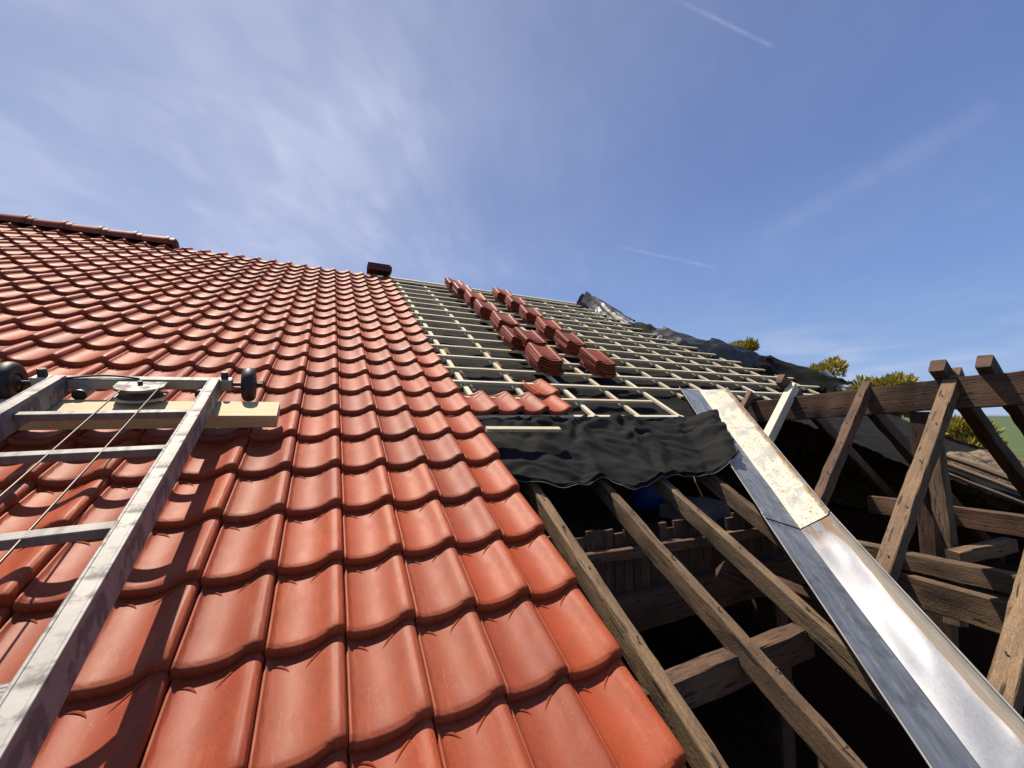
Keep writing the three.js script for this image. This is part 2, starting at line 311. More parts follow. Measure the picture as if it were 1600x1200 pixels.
function tileGeo(hi, { ribs = true, lock = false } = {}) {
  const us = hi ? PROFU_HI : PROFU_LO, nose = hi ? NOSE_HI : NOSE_LO, pos = [], uv = [], idx = [];
  const rows = [];
  if (lock) rows.push([TL - .001, 'u']);
  rows.push([.035, 'u'], [.008, 'u']);
  for (const [y, dz] of nose) rows.push([y, dz]);
  for (const y of (hi ? BODY_HI : BODY_LO)) rows.push([y, 0]);
  rows.push([TL, -.013]);
  const cols = [[us[0], -.016], ...us.map(u => [u, 0]), [.993, -.017]];
  for (const [y, dz] of rows) cols.forEach(([u, ez]) => {
    const roll = sstep(.62, .85, u);
    let z = tileZ(u, y);
    if (dz === 'u') z += y > .1 ? -.014 : -.039 + ez * .2;
    else { z += dz - (y < .06 ? .009 * roll * (1 - y / .06) ** 2 : 0); if (ez) z = Math.max(z + ez * (dz < -.012 ? .3 : 1), tileZ(u, y) - .050); }
    const yy = dz !== 'u' && dz < -.0005 ? y + .010 * roll * (y < .02 ? 1 - y / .02 : 0) : y;
    pos.push(u * TW, yy, z); uv.push(u, y / TL);
  });
  const nc = cols.length;
  for (let j = 0; j < rows.length - 1; j++) for (let i = 0; i < nc - 1; i++) { const a = j * nc + i, b = a + nc; idx.push(a, a + 1, b, b, a + 1, b + 1); }
  let g = toCreasedNormals(geoFrom(pos, uv, idx), .75);
  const parts = [g];
  if (ribs) {
    // two curved weather ribs that come out from under the lip of the tile above
    const rib = (pts, hgt, n) => {
      const P = [], T = [], I = [];
      for (let i = 0; i <= n; i++) {
        const k = i / n, u = mix(mix(pts[0][0], pts[1][0], k), mix(pts[1][0], pts[2][0], k), k), y = mix(mix(pts[0][1], pts[1][1], k), mix(pts[1][1], pts[2][1], k), k);
        const hh = hgt * Math.sin(Math.PI * Math.min(1, k * .86 + .10)) ** .7, ww = .0045 * Math.sin(Math.PI * Math.min(1, k * .9 + .08)) ** .6 + .0004;
        const zz = tileZ(u, y);
        P.push(u * TW, y + ww * 1.6, zz - .0008, u * TW, y - ww * .1, zz + hh, u * TW, y - ww, zz + hh * .75, u * TW, y - ww * .8, zz - .0008);
        for (let q = 0; q < 4; q++) T.push(u, y / TL);
      }
      for (let i = 0; i < n; i++) for (let q = 0; q < 3; q++) { const a = i * 4 + q, b = a + 4; I.push(a, b, a + 1, b, b + 1, a + 1); }
      return toCreasedNormals(geoFrom(P, T, I), .8);
    };
    const n = hi ? 18 : 6;
    parts.push(rib([[.085, .276], [.21, .284], [.31, .254]], .0046, n), rib([[.86, .300], [.65, .292], [.50, .250]], .0046, n));
    if (lock) parts.push(rib([[.08, .340], [.40, .318], [.86, .345]], .0075, n));
  }
  if (lock) {
    // side lock: stepped flange with two ribs left of the bead
    const P = [], T = [], I = [], xs = [[-.030, -.024], [-.030, -.010], [-.026, -.010], [-.025, -.018], [-.016, -.018], [-.015, -.011], [-.011, -.011], [-.010, -.019], [.001, -.019], [.001, -.006]];
    [0.02, TL - .005].forEach(y => xs.forEach(([x, z]) => { P.push(x, y, z - .012 - .037 * y / .3 + .008); T.push(x / TW, y / TL); }));
    for (let i = 0; i < xs.length - 1; i++) I.push(i, i + 1, i + xs.length, i + xs.length, i + 1, i + 1 + xs.length);
    parts.push(toCreasedNormals(geoFrom(P, T, I), .3));
  }
  return mergeGeometries(parts);
}
const TILE_HI = tileGeo(true), TILE_LO = tileGeo(false), TILE_OPEN = tileGeo(true, { lock: true }), TILE_OPEN_LO = tileGeo(false, { lock: true });

// ------------------------------------------------------------------ the ground
{
  const map = tex(512, 512, (u, v) => {
    const a = fbm(u * 6, v * 6, 5, 6, 6), b = fbm(u * 60, v * 60, 3, 60, 60), c = fbm(u * 3, v * 30, 3, 3, 30);
    return scl(mix3(mix3(hex('#29380f'), hex('#3f5119'), b), hex('#4a561f'), .4 * sstep(.45, .7, a) + .2 * c), 1);
  }, { rx: 260, ry: 260 });
  const g = new THREE.Mesh(new THREE.PlaneGeometry(5200, 5200, 1, 1), new THREE.MeshStandardMaterial({ map, roughness: .95 }));
  g.rotation.x = -Math.PI / 2; g.name = 'field'; g.userData = { kind: 'structure', label: 'flat green pasture reaching the horizon' }; g.receiveShadow = true;
  scene.add(g);
}

// ------------------------------------------------------------------ barn shell: walls, rear slope, hip end
const HIP = [[-.7, 8.2], [0, 7.95], [1.0, 7.5], [1.6, 7.35], [2.4, 7.15], [3.352, 6.87], [3.675, 6.68], [3.968, 6.48], [4.282, 6.30], [4.569, 6.08], [4.84, 5.96], [5.118, 5.62], [5.486, 5.50], [6.112, 5.46], [6.8, 5.30], [7.434, 5.16]];
const hip = t => lerpTable(HIP, t);
const RIDGE_T = 7.44;
{
  const barn = thing('barn', 'brick barn under the roof with an old thatched hip end', 'barn');
  barn.position.set(0, 0, 0);
  const R = rp(0, RIDGE_T, -.10), E = rp(0, -.75, -.16);
  const RL = -5.3, RRt = 5.1;
  // rear slope, a thick sheet
  const zb = R.z - (E.z - R.z), q = (x, y, z) => [x, y, z];
  const prism = (pts, dy, axis) => { // thickened polygon
    const n = pts.length, P = [], T = [], I = [];
    for (const k of [0, 1]) for (const p of pts) { P.push(p[0] + axis[0] * dy * k, p[1] + axis[1] * dy * k, p[2] + axis[2] * dy * k); T.push(p[0] + p[1], p[2] + p[1]); }
    for (let i = 1; i < n - 1; i++) { I.push(0, i, i + 1); I.push(n, n + i + 1, n + i); }
    for (let i = 0; i < n; i++) { const j = (i + 1) % n; I.push(i, n + i, j, j, n + i, n + j); }
    return toCreasedNormals(geoFrom(P, T, I), .2);
  };
  part(barn, 'rear_slope', prism([q(RL, R.y, R.z + .06), q(RRt + .25, R.y, R.z + .06), q(8.6, E.y, zb), q(RL, E.y, zb)], .1, [0, -1, 0]), thatchMat);
  const wt = .30;
  const box = (name, x0, x1, y0, y1, z0, z1, mat = wallMat) => { const g = new THREE.BoxGeometry(x1 - x0, y1 - y0, z1 - z0); const uv = g.attributes.uv; for (let i = 0; i < uv.count; i++) uv.setXY(i, uv.getX(i) * Math.max(x1 - x0, z1 - z0), uv.getY(i) * (y1 - y0)); const m = part(barn, name, g, mat); m.position.set((x0 + x1) / 2, (y0 + y1) / 2, (z0 + z1) / 2); return m; };
  const ez = E.z - .25;                                  // front wall line
  box('wall', RL, 1.2, 0, E.y - .02, ez - wt, ez);
  box('wall', 6.602, 8.2, 0, E.y + .08, ez - wt, ez);
  box('wall', RL, 8.0, 0, E.y + .08, zb + .25, zb + .25 + wt);
  box('wall', RL, RL + wt, 0, E.y - .03, zb + .56, ez - wt - .002);
  const gable = new THREE.Shape([new THREE.Vector2(-ez, E.y - .03), new THREE.Vector2(-zb - .25, E.y - .03), new THREE.Vector2(-R.z, R.y - .12)]);
  const gg = new THREE.ExtrudeGeometry(gable, { depth: .24, bevelEnabled: false }); const gm = part(barn, 'gable_wall', gg, wallMat); gm.rotation.y = Math.PI / 2; gm.position.set(RL + .02, 0, 0);
  box('wall', 7.9, 7.9 + wt, 0, E.y + .06, zb + .56, ez - .302);
  // hip end: old thatch falling away to the right
  const hg = sheetGeo(30, 60, (a, b) => {
    const t = mix(-.72, RIDGE_T, b), p = rp(hip(t / 1.0236) * 1.0236 - .04, Math.min(t, RIDGE_T), -.135 + .03 * fbm(t * 9, 2, 3)), e = V(8.35, E.y - .05, mix(E.z, R.z, b));
    p.lerp(e, a); const nz = .12 * (fbm(a * 9 + 3, t * 6, 4) - .5);
    return [p.x + nz, p.y + nz * .6 + .25 * Math.sin(Math.PI * a) * b, p.z, a * 4, t];
  });
  part(barn, 'thatched_hip', hg, thatchMat);
  part(barn, 'thatched_hip', sheetGeo(10, 10, (a, b) => { const p = V(RRt + .05, R.y, R.z).lerp(V(8.35, E.y - .05, mix(R.z, zb, b)), a); return [p.x, p.y + .25 * Math.sin(Math.PI * a) * (1 - b), p.z, a * 4, b * 7]; }), thatchMat);
  // thatch left on the lower right of the front slope
  const tg = sheetGeo(44, 30, (a, b) => {
    const t = mix(-.7, 1.72, b), s0 = 5.95 + (1.6 - t) * .22, s = mix(s0, hip(t) + .05, a);
    const p = rp(s, t, -.08 + .09 * (fbm(s * 5, t * 5, 4) - .4) + .05 * (vnoise(s * 22, t * 22) - .5) - .25 * sstep(.06, 0, a) - .15 * sstep(.94, 1, b));
    return [p.x, p.y, p.z, s, t];
  });
  part(barn, 'thatch', tg, thatchMat);
  // wing walls below its eaves
  box('wall', 1.25, 1.25 + wt, 0, CY - 2.7, ez + .002, 2.6);
  box('wall', 6.3, 6.3 + wt, 0, CY - 1.75, ez - .29, 2.6);
  box('wall', 1.56, 6.298, 0, CY - 1.75, 2.3, 2.6);
  box('earth_floor', RL + .31, 7.89, .0, .02, zb + .57, ez + .0, soilMat);
  box('earth_floor', 1.56, 6.29, .0, .021, ez + .002, 2.29, soilMat);
  // loft floor behind the boarding
  box('loft_floor', .2, 3.05, CY - .86, CY - .80, -5.2, -1.99, OLDRED[0]);
}

// ------------------------------------------------------------------ tiled roof
{
  const roof = onRoof(thing('tiled_roof', 'roof slope newly laid with glossy red clay pantiles', 'roof'));
  const list = [], v = V(0, 0, 0); camera.updateMatrixWorld(); camera.updateProjectionMatrix();
  const NC = 29, NK = 27;
  for (let k = -3; k < NK - 3; k++) for (let c = 0; c < NC; c++) {
    const t = LIP0 + GAUGE * k, s = EDGE - TW * (c + 1);
    if (t > RIDGE_T - .12) continue;
    list.push({ s, t });
  }
  for (let c = 0; c < 4; c++) list.push({ s: EDGE + TW * c, t: LIP0 + GAUGE * 7, open: 1 });
  list.push({ s: EDGE + TW * 3 + .045, t: LIP0 + GAUGE * 8 + .01, open: 1, twist: -.02 });
  for (const o of list) {
    v.copy(rp(o.s + TW / 2, o.t + .15, 0)); o.d = v.distanceTo(camera.position);
    v.project(camera); o.see = Math.abs(v.x) < 1.08 && Math.abs(v.y) < 1.12 && v.z < 1;
    const grazing = Math.abs(rp(o.s + TW / 2, o.t + .15, 0).sub(camera.position).normalize().dot(NRM));
    o.size = o.open ? 1e9 : (o.see ? grazing / (o.d * o.d) : -o.d);
    o.mat = Math.floor(rnd() * CLAY.length); if (!o.open && o.s > EDGE - TW * 1.5 && rnd() < .7) o.mat = 4;
    o.j = [rr(-.0012, .0012), rr(-.0025, .0025), rr(-.0008, .0012), rr(-.004, .004), rr(-.004, .004)];
  }
  list.sort((a, b) => b.size - a.size);
  const pose = (o, m) => { m.position.set(o.s + o.j[0], o.t + o.j[1], o.j[2]); m.rotation.set(o.j[3], o.j[4], (o.twist || 0) + o.j[0]); };
  const rest = [], dummy = new THREE.Object3D();
  list.forEach((o, i) => {
    if (i < 300) { const m = part(roof, 'roof_tile', o.open ? TILE_OPEN : (o.d < 3.6 ? TILE_HI : TILE_LO), CLAY[o.mat]); pose(o, m); }
    else { pose(o, dummy); dummy.updateMatrix(); (rest[o.mat] ||= []).push(TILE_LO.clone().applyMatrix4(dummy.matrix)); }
  });
  // the far tiles: one object, its geometry grouped over the clay tones
  const geos = rest.map(r => mergeGeometries(r));
  const m = part(roof, 'far_tiles', mergeGeometries(geos, true), CLAY); m.userData = { kind: 'stuff', label: 'farther rows of red clay pantiles up to the ridge' };
  // half-round ridge tiles along the left part of the ridge
  const rg = (() => {
    const P = [], T = [], I = [], prof = [[0, .118], [.05, .122], [.055, .135], [.085, .137], [.09, .124], [.40, .108]], NA = 18;
    prof.forEach(([x, r]) => { for (let a = 0; a <= NA; a++) { const th = Math.PI * (a / NA) * 1.06 - .09; P.push(x, Math.cos(th) * r, Math.sin(th) * r); T.push(x / .4, a / NA); } });
    for (let j = 0; j < prof.length - 1; j++) for (let a = 0; a < NA; a++) { const p = j * (NA + 1) + a, q = p + NA + 1; I.push(p, q, p + 1, q, q + 1, p + 1); }
    const g = toCreasedNormals(geoFrom(P, T, I), .6); g.rotateZ(Math.PI); return g;
  })();
  for (let i = 0; i < 9; i++) {
    const m = part(roof, 'ridge_tile', rg, clayMaterials(i)); m.position.set(-2.03 - .355 * i, RIDGE_T - .04, -.02); m.rotation.x = SLOPE * -1 + .0;
  }
  const cap = part(roof, 'ridge_end_cap', new THREE.SphereGeometry(.118, 16, 8, 0, Math.PI, 0, Math.PI), clayDark); cap.scale.set(1, 1, .35); cap.rotation.set(0, Math.PI / 2, 0); cap.position.set(-2.035, RIDGE_T - .04, -.02);
}
function clayMaterials(i) { return [clayStack[0], clayStack[1], clayStack[2]][i % 3]; }

// dark ridge tiles waiting on the ridge at the end of the laid tiles
{
  const t = onRoof(thing('spare_ridge_tile', 'dark brown angular ridge tile standing on the ridge where the tiling stops', 'ridge tile'), .76, RIDGE_T + .02, .02);
  const sh = new THREE.Shape([[-.14, 0], [-.10, .125], [.10, .125], [.14, 0], [.12, 0], [.085, .107], [-.085, .107], [-.12, 0]].map(p => new THREE.Vector2(...p)));
  const g = new THREE.ExtrudeGeometry(sh, { depth: .36, bevelEnabled: true, bevelSize: .004, bevelThickness: .004, bevelSegments: 1 }); g.rotateX(Math.PI / 2); g.rotateZ(Math.PI / 2); g.translate(-.18, 0, 0);
  const m = part(t, 'shell', g, clayDark); m.rotation.x = -SLOPE;
  const lip = part(t, 'socket', new RoundedBoxGeometry(.03, .22, .10, 2, .008), clayDark); lip.position.set(.195, .02, .05); lip.rotation.x = -SLOPE;
}

// ------------------------------------------------------------------ roof frame: rafters, counter battens, battens
const KB = 1.0236, CB = k => (1.05 + .482 * k) * KB, hipB = t => hip(t / KB) * KB, RIDGE_B = 7.54;
{
  const fr = onRoof(thing('barn_roof_frame', 'old rafters under new pale battens on the unfinished slope', 'roof frame'));
  for (let k = -1; k < 4; k++) {                     // old rafters; the four in the hole are bare
    const s = 1.12 + .476 * k, end = k === 3 ? .72 : -.9;
    const rf = timber(fr, 'rafter', V((s + .015) * 1.02, k < 0 ? 7 : 4.2, -.125), V((s - .02) * 1.02, end, -.125), .058, .095, OLD[(k + 3) % 3], { up: V(0, 0, 1), rough: .0045, ch: .004, top: true, sd: k + 3.3 });
    if (k >= 0) nails(rf, 5, .095, .33);
  }
  for (let k = 0; k < 12; k++) {                     // counter battens up the slope
    const s = CB(k); let t0 = 2.42, t1 = RIDGE_B - .02;
    if (k === 0) t0 = 2.55;
    if (k > 4) t0 = Math.max(2.35, 3.02 - Math.abs(s - 3.95) * .3);
    if (s > 4.3) t0 = 2.72;
    for (let i = HIP.length - 1; i > 0; i--) if (HIP[i][1] * KB < s && HIP[i - 1][1] * KB >= s) { t1 = KB * mix(HIP[i - 1][0], HIP[i][0], (s / KB - HIP[i - 1][1]) / (HIP[i][1] - HIP[i - 1][1])) - .03; break; }
    if (t1 - t0 < .2) continue;
    timber(fr, 'counter_batten', V(s + rr(-.01, .01), t0, -.0965), V(s + rr(-.01, .01), t1, -.0965), .044, .028, NEW[k % 2], { up: V(0, 0, 1), ch: .002 });
  }
  for (let k = 0; k < 18; k++) {                     // battens along the slope, each row butted once or twice
    const t = (2.344 + .3035 * k) * KB; if (t > RIDGE_B) break;
    let s1 = hipB(t) - .03 + rr(-.12, .04); if (k === 0) s1 = 3.03; if (k === 1) s1 = 2.92;
    const cuts = [k === 0 ? .6 : .962]; if (k > 1) { cuts.push(CB(2 + (k * 3) % 4) + .0); if (s1 > 4.6) cuts.push(CB(6 + k % 2)); } cuts.push(s1);
    for (let i = 0; i < cuts.length - 1; i++) {
      if (cuts[i + 1] - cuts[i] < .15) continue;
      if (k === 2 && cuts[i + 1] > 3.0 && cuts[i] < 4.0 && 0) continue;
      timber(fr, 'batten', V(cuts[i] + .002, t + rr(-.006, .006), -.066), V(cuts[i + 1] - .002, t + rr(-.006, .006), -.066), .032, .026, NEW[(k + i) % 2], { up: V(0, 0, 1), ch: .002 });
    }
  }
  timber(fr, 'ridge_batten', V(.97, RIDGE_B - .02, -.055), V(5.2, RIDGE_B - .02, -.055), .05, .035, NEW[0], { up: V(0, 0, 1), ch: .002 });
  // purlin under the rafters, its top catches the sun
  timber(fr, 'purlin', V(.2, .60, -.215), V(2.12, .60, -.215), .075, .13, OLDRED[1], { up: V(0, CS, SN).applyQuaternion(qRoof.clone().invert()).set(0, SN, CS), rough: .006, top: true, sd: 8 });
  timber(fr, 'trimmer', V(2.10, 1.05, -.24), V(2.78, .35, -.24), .07, .12, OLDRED[0], { up: V(0, 0, 1), rough: .006, top: true, sd: 4 });
}

// boarding with ragged tops inside the roof space
{
  const b = thing('board_partition', 'row of ragged upright boards on a beam inside the dark roof space', 'partition');
  b.position.set(0, CY, 0);
  let x = 1.0, i = 0;
  while (x < 3.05) {
    const w = rr(.052, .075), top = -.635 - .012 * x + rr(-.035, .02) - (x > 1.72 && x < 1.86 ? .08 : 0) - (x > 2.3 && x < 2.42 ? .09 : 0);
    timber(b, 'board', V(x + w / 2, -1.02, -1.9), V(x + w / 2 + rr(-.004, .004), top, -1.9 + rr(-.006, .006)), w - .004, .018, OLDRED[i % 2], { up: V(0, 0, 1), ch: .001, rough: .002 });
    x += w; i++;
  }
  timber(b, 'rail', V(.6, -.76, -1.855), V(3.1, -.80, -1.855), .045, .06, OLDRED[1], { up: V(0, 1, 0), rough: .006 });
  timber(b, 'beam', V(.5, -1.10, -1.88), V(3.2, -1.10, -1.88), .14, .20, OLDRED[0], { up: V(0, 1, 0), rough: .008 });
  timber(b, 'post', V(3.0, -5.4, -1.95), V(3.0, -1.22, -1.95), .14, .14, OLDRED[0], { up: V(0, 0, 1), rough: .008 });
  timber(b, 'post', V(.6, -5.4, -1.95), V(.6, -1.22, -1.95), .14, .14, OLDRED[0], { up: V(0, 0, 1), rough: .008 });
}
{
  const br = thing('plastic_barrel', 'blue plastic barrel in the dark behind the boarding', 'barrel'); br.position.set(2.60, CY - .80, -2.75);
  const g = new THREE.LatheGeometry([[0, 0], [.14, 0], [.155, .02], [.16, .1], [.166, .12], [.16, .14], [.16, .30], [.166, .32], [.16, .34], [.155, .42], [.14, .44], [0, .44]].map(p => new THREE.Vector2(...p)), 28);
  part(br, 'body', g, new THREE.MeshStandardMaterial({ color: 0x1c3f8c, roughness: .45 }));
  const bx = thing('cardboard_box', 'grey box lying on the loft floor behind the boarding', 'box'); bx.position.set(2.72, CY - .80, -2.36);
  const m = part(bx, 'body', new RoundedBoxGeometry(.5, .10, .36, 2, .01), new THREE.MeshStandardMaterial({ color: 0x837a70, roughness: .9 })); m.position.y = .05; m.rotation.y = .3;
  const lid = part(bx, 'flap', new RoundedBoxGeometry(.5, .008, .18, 1, .003), new THREE.MeshStandardMaterial({ color: 0x8d8479, roughness: .9 })); lid.position.set(-.05, .112, .08); lid.rotation.set(.1, .3, 0);
}

// ------------------------------------------------------------------ black underlay
{
  const mem = onRoof(thing('roofing_membrane', 'black roofing membrane stretched under the pale battens', 'membrane'));
  const sag = (s, t) => {
    const f = (s / KB - 1.05) / .482, ph = f - Math.floor(f), x = Math.sin(Math.PI * ph);
    const along = fbm(s * 3.2 + 4, t * 9, 4), cr = Math.abs(fbm(s * 2.4, t * 15 + 6, 3) - .5) * 2;
    return -.1145 - x * (.010 + .026 * along) + x * .030 * (1 - cr) ** 4 - .012 * x * vnoise(s * 9, t * 30);
  };
  const okRight = (s, t) => { // keep clear of the wing's opening
    if (s < 3.87) return t > 2.33 || false;
    const lim = s < 4.2 ? 3.02 : s < 4.907 ? mix(3.0, 2.31, (s - 4.2) / .707) : s < 5.278 ? mix(2.31, 1.51, (s - 4.907) / .371) : s < 6.3 ? mix(1.51, .6, (s - 5.278) / .6) : .4;
    return t > lim;
  };
  const S0 = .80, S1 = 7.3, T0 = .5, T1 = RIDGE_B;
  part(mem, 'sheet', sheetGeo(150, 150, (a, b) => { const t = mix(T0, T1, b), s = Math.min(mix(S0, S1, a), hipB(t) + .02); return [s, t, sag(s, t)]; }, (a, b) => { const t = mix(T0, T1, b), s = mix(S0, S1, a); return s < hipB(t) + .06 && okRight(s, t); }), membraneMat);
  part(mem, 'sheet', sheetGeo(20, 20, (a, b) => [mix(-5.25, .8, a), mix(-.85, RIDGE_T, b), -.118]), membraneMat);
}
{
  // loose end of the membrane hanging over the bare rafters
  const fl = onRoof(thing('membrane_flap', 'crumpled black membrane flap with a hem hanging over the bare rafters', 'membrane'));
  const HEM = [[.93, 1.72], [1.10, 1.665], [1.26, 1.575], [1.42, 1.575], [1.60, 1.63], [1.70, 1.52], [1.86, 1.555], [2.08, 1.60], [2.3, 1.60], [2.6, 1.60], [2.78, 1.64]];
  const RAF = [1.12, 1.596, 2.07, 2.55];
  const Fn = (s, t, b) => {
    let sagv = 1; for (const r of RAF) sagv = Math.min(sagv, sstep(.02, .2, Math.abs(s - r)));
    // creased like stiff cloth: crossing folds with sharp lines and flat facets between them
    const tri = x => { const f = x - Math.floor(x); const v = Math.abs(2 * f - 1); return v < .08 ? .04 + v * v * 6.25 : v; };
    const q1 = fbm(s * 1.6 + t * .5, t * 1.8 - s * .5, 3), q2 = fbm(s * 2.1 + 7, t * 2.3 + 3, 3), q3 = fbm(s * 2.6 - 4, t * 3.1 + 11, 3);
    const m1 = sstep(.35, .65, vnoise(s * 2.2 + 5, t * 2.6)), m2 = sstep(.3, .6, vnoise(s * 2.7 + 15, t * 2.1 + 9));
    return -.094 - .008 * sagv * (1 - b) + m1 * .030 * tri((s * 1.4 + t * 2.3) * 1.3 + q1 * 3.2) + m2 * .028 * tri((s * 2.4 - t * 2.9) * 1.1 + q2 * 3.0) + .018 * tri((s * .9 + t * 4.6) * 1.1 + q3 * 3.4) + .009 * tri((s * 5.3 + t * 3.1) * 1.2 + q2 * 4) + .03 * (q1 - .5);
  };
  const edge = (a, b) => {
    const s0 = mix(.93, 2.86, a), hem = smoothTable(HEM, Math.min(2.78, s0)) + Math.max(0, s0 - 2.78) * .6, topT = 2.40, topS = mix(.93, 3.42, a);
    const t = mix(hem, topT, b), s = mix(s0, topS, b) + .02 * (fbm(b * 9, a * 3, 2) - .5) * (a > .95 ? 1 : 0);
    const over = sstep(.82, .96, a) * sstep(1, .9, b) * .10;
    return [s, t, Fn(s, t, b) + over];
  };
  part(fl, 'sheet', sheetGeo(170, 64, (a, b) => { const p = edge(a, b); return [p[0], p[1], p[2], p[0], p[1]]; }), membraneMat);
  const pts = []; for (let i = 0; i <= 80; i++) { const p = edge(i / 80, .035); pts.push(V(p[0], p[1] - .012, p[2] + .004)); }
  part(fl, 'hem', new THREE.TubeGeometry(new THREE.CatmullRomCurve3(pts), 160, .009, 7), membraneMat);
  const p2 = []; for (let i = 0; i <= 60; i++) { const p = edge(i / 60, 0); p2.push(V(p[0], p[1] - .008, p[2] - .006)); }
  part(fl, 'edge_tape', new THREE.TubeGeometry(new THREE.CatmullRomCurve3(p2), 120, .0022, 5), new THREE.MeshStandardMaterial({ color: 0x6c6c6a, roughness: .7 }));
  const st = onRoof(thing('loose_batten', 'short pale batten offcut lying on the membrane flap beside the tiles', 'batten'));
  timber(st, 'stick', V(.94, 2.08, .022), V(1.475, 2.055, .026), .038, .024, NEW[1], { up: V(0, 0, 1), ch: .002 });
}

// ------------------------------------------------------------------ torn plastic along the hip
{
  const crumple = (label, rowA, rowB, lift, mat, salt, nu = 40, nv = 16) => {
    const t = onRoof(thing('torn_plastic_sheet', label, 'plastic sheet', 'torn sheets along the hip'));
    const g = sheetGeo(nu, nv, (a, b) => {
      const i = a * (rowA.length - 1), k = Math.min(rowA.length - 2, Math.floor(i)), f = i - k;
      const A = rowA[k].map((x, q) => mix(x, rowA[k + 1][q], f)), B = rowB[k].map((x, q) => mix(x, rowB[k + 1][q], f));
      A[0] -= .05; A[2] -= .085; B[0] += .06;
      const s = mix(A[0], B[0], b), tt = mix(A[1], B[1], b);
      const n = mix(A[2], B[2], b) + lift * Math.sin(Math.PI * b) ** .7 * (.35 + .8 * fbm(a * 3 + salt, b * 1.5, 2)) + lift * .55 * ((1 - Math.abs(vnoise(a * 3.2 + b * 2.5 + salt * 3, b * 3 + a) - .5) * 2) ** 3 - .3) * Math.min(1, 6 * b * (1 - b) + .25) + lift * .12 * (vnoise(a * 13 + salt, b * 7) - .5);
      const jag = (b < .02 || b > .98) ? .06 * (vnoise(a * 26, salt) - .5) : 0;
      return [s + jag, tt + jag * .6, n, s, tt];
    });
    part(t, 'sheet', g, mat);
  };
  crumple('silvery crumpled foil sheet at the top corner of the ridge', [[4.98, 7.38, .03], [5.14, 7.0, 0], [5.26, 6.6, -.01], [5.34, 6.2, -.03]], [[5.12, 7.66, .20], [5.40, 7.25, .08], [5.52, 6.8, .0], [5.54, 6.3, -.04]], .10, foilMat, 1);
  crumple('black torn sheet end folded over the ridge corner', [[4.94, 7.50, .0], [5.0, 7.42, .0], [5.04, 7.36, .0]], [[5.0, 7.62, .18], [5.10, 7.56, .16], [5.16, 7.40, .08]], .05, plasticMat, 2, 14, 8);
  crumple('dark torn sheet in the upper middle of the hip', [[5.30, 6.22, -.04], [5.34, 5.9, -.03], [5.40, 5.55, -.03]], [[5.55, 6.22, -.06], [5.58, 5.9, .02], [5.66, 5.5, -.04]], .07, membraneMat, 3);
  crumple('glossy grey sheet halfway down the hip', [[5.38, 5.60, -.03], [5.48, 5.35, -.02], [5.62, 5.1, -.03], [5.86, 4.86, -.03]], [[5.66, 5.56, .04], [5.84, 5.25, .08], [6.02, 5.0, .05], [6.2, 4.72, -.02]], .10, foilMat, 4);
  crumple('black bunched sheet below the glossy grey one', [[5.86, 4.84, -.02], [5.98, 4.58, -.02], [6.16, 4.32, -.03], [6.32, 4.12, -.03]], [[6.10, 4.84, .10], [6.30, 4.5, .14], [6.46, 4.2, .06], [6.6, 4.0, .02]], .12, plasticMat, 5);
  crumple('black sheet at the lower end of the hip beside the pipe', [[6.30, 4.10, -.03], [6.52, 3.80, -.03], [6.72, 3.5, -.03], [6.92, 3.20, -.02]], [[6.62, 4.12, .12], [6.9, 3.74, .10], [7.14, 3.40, .06], [7.4, 3.2, .08]], .10, membraneMat, 6);
}

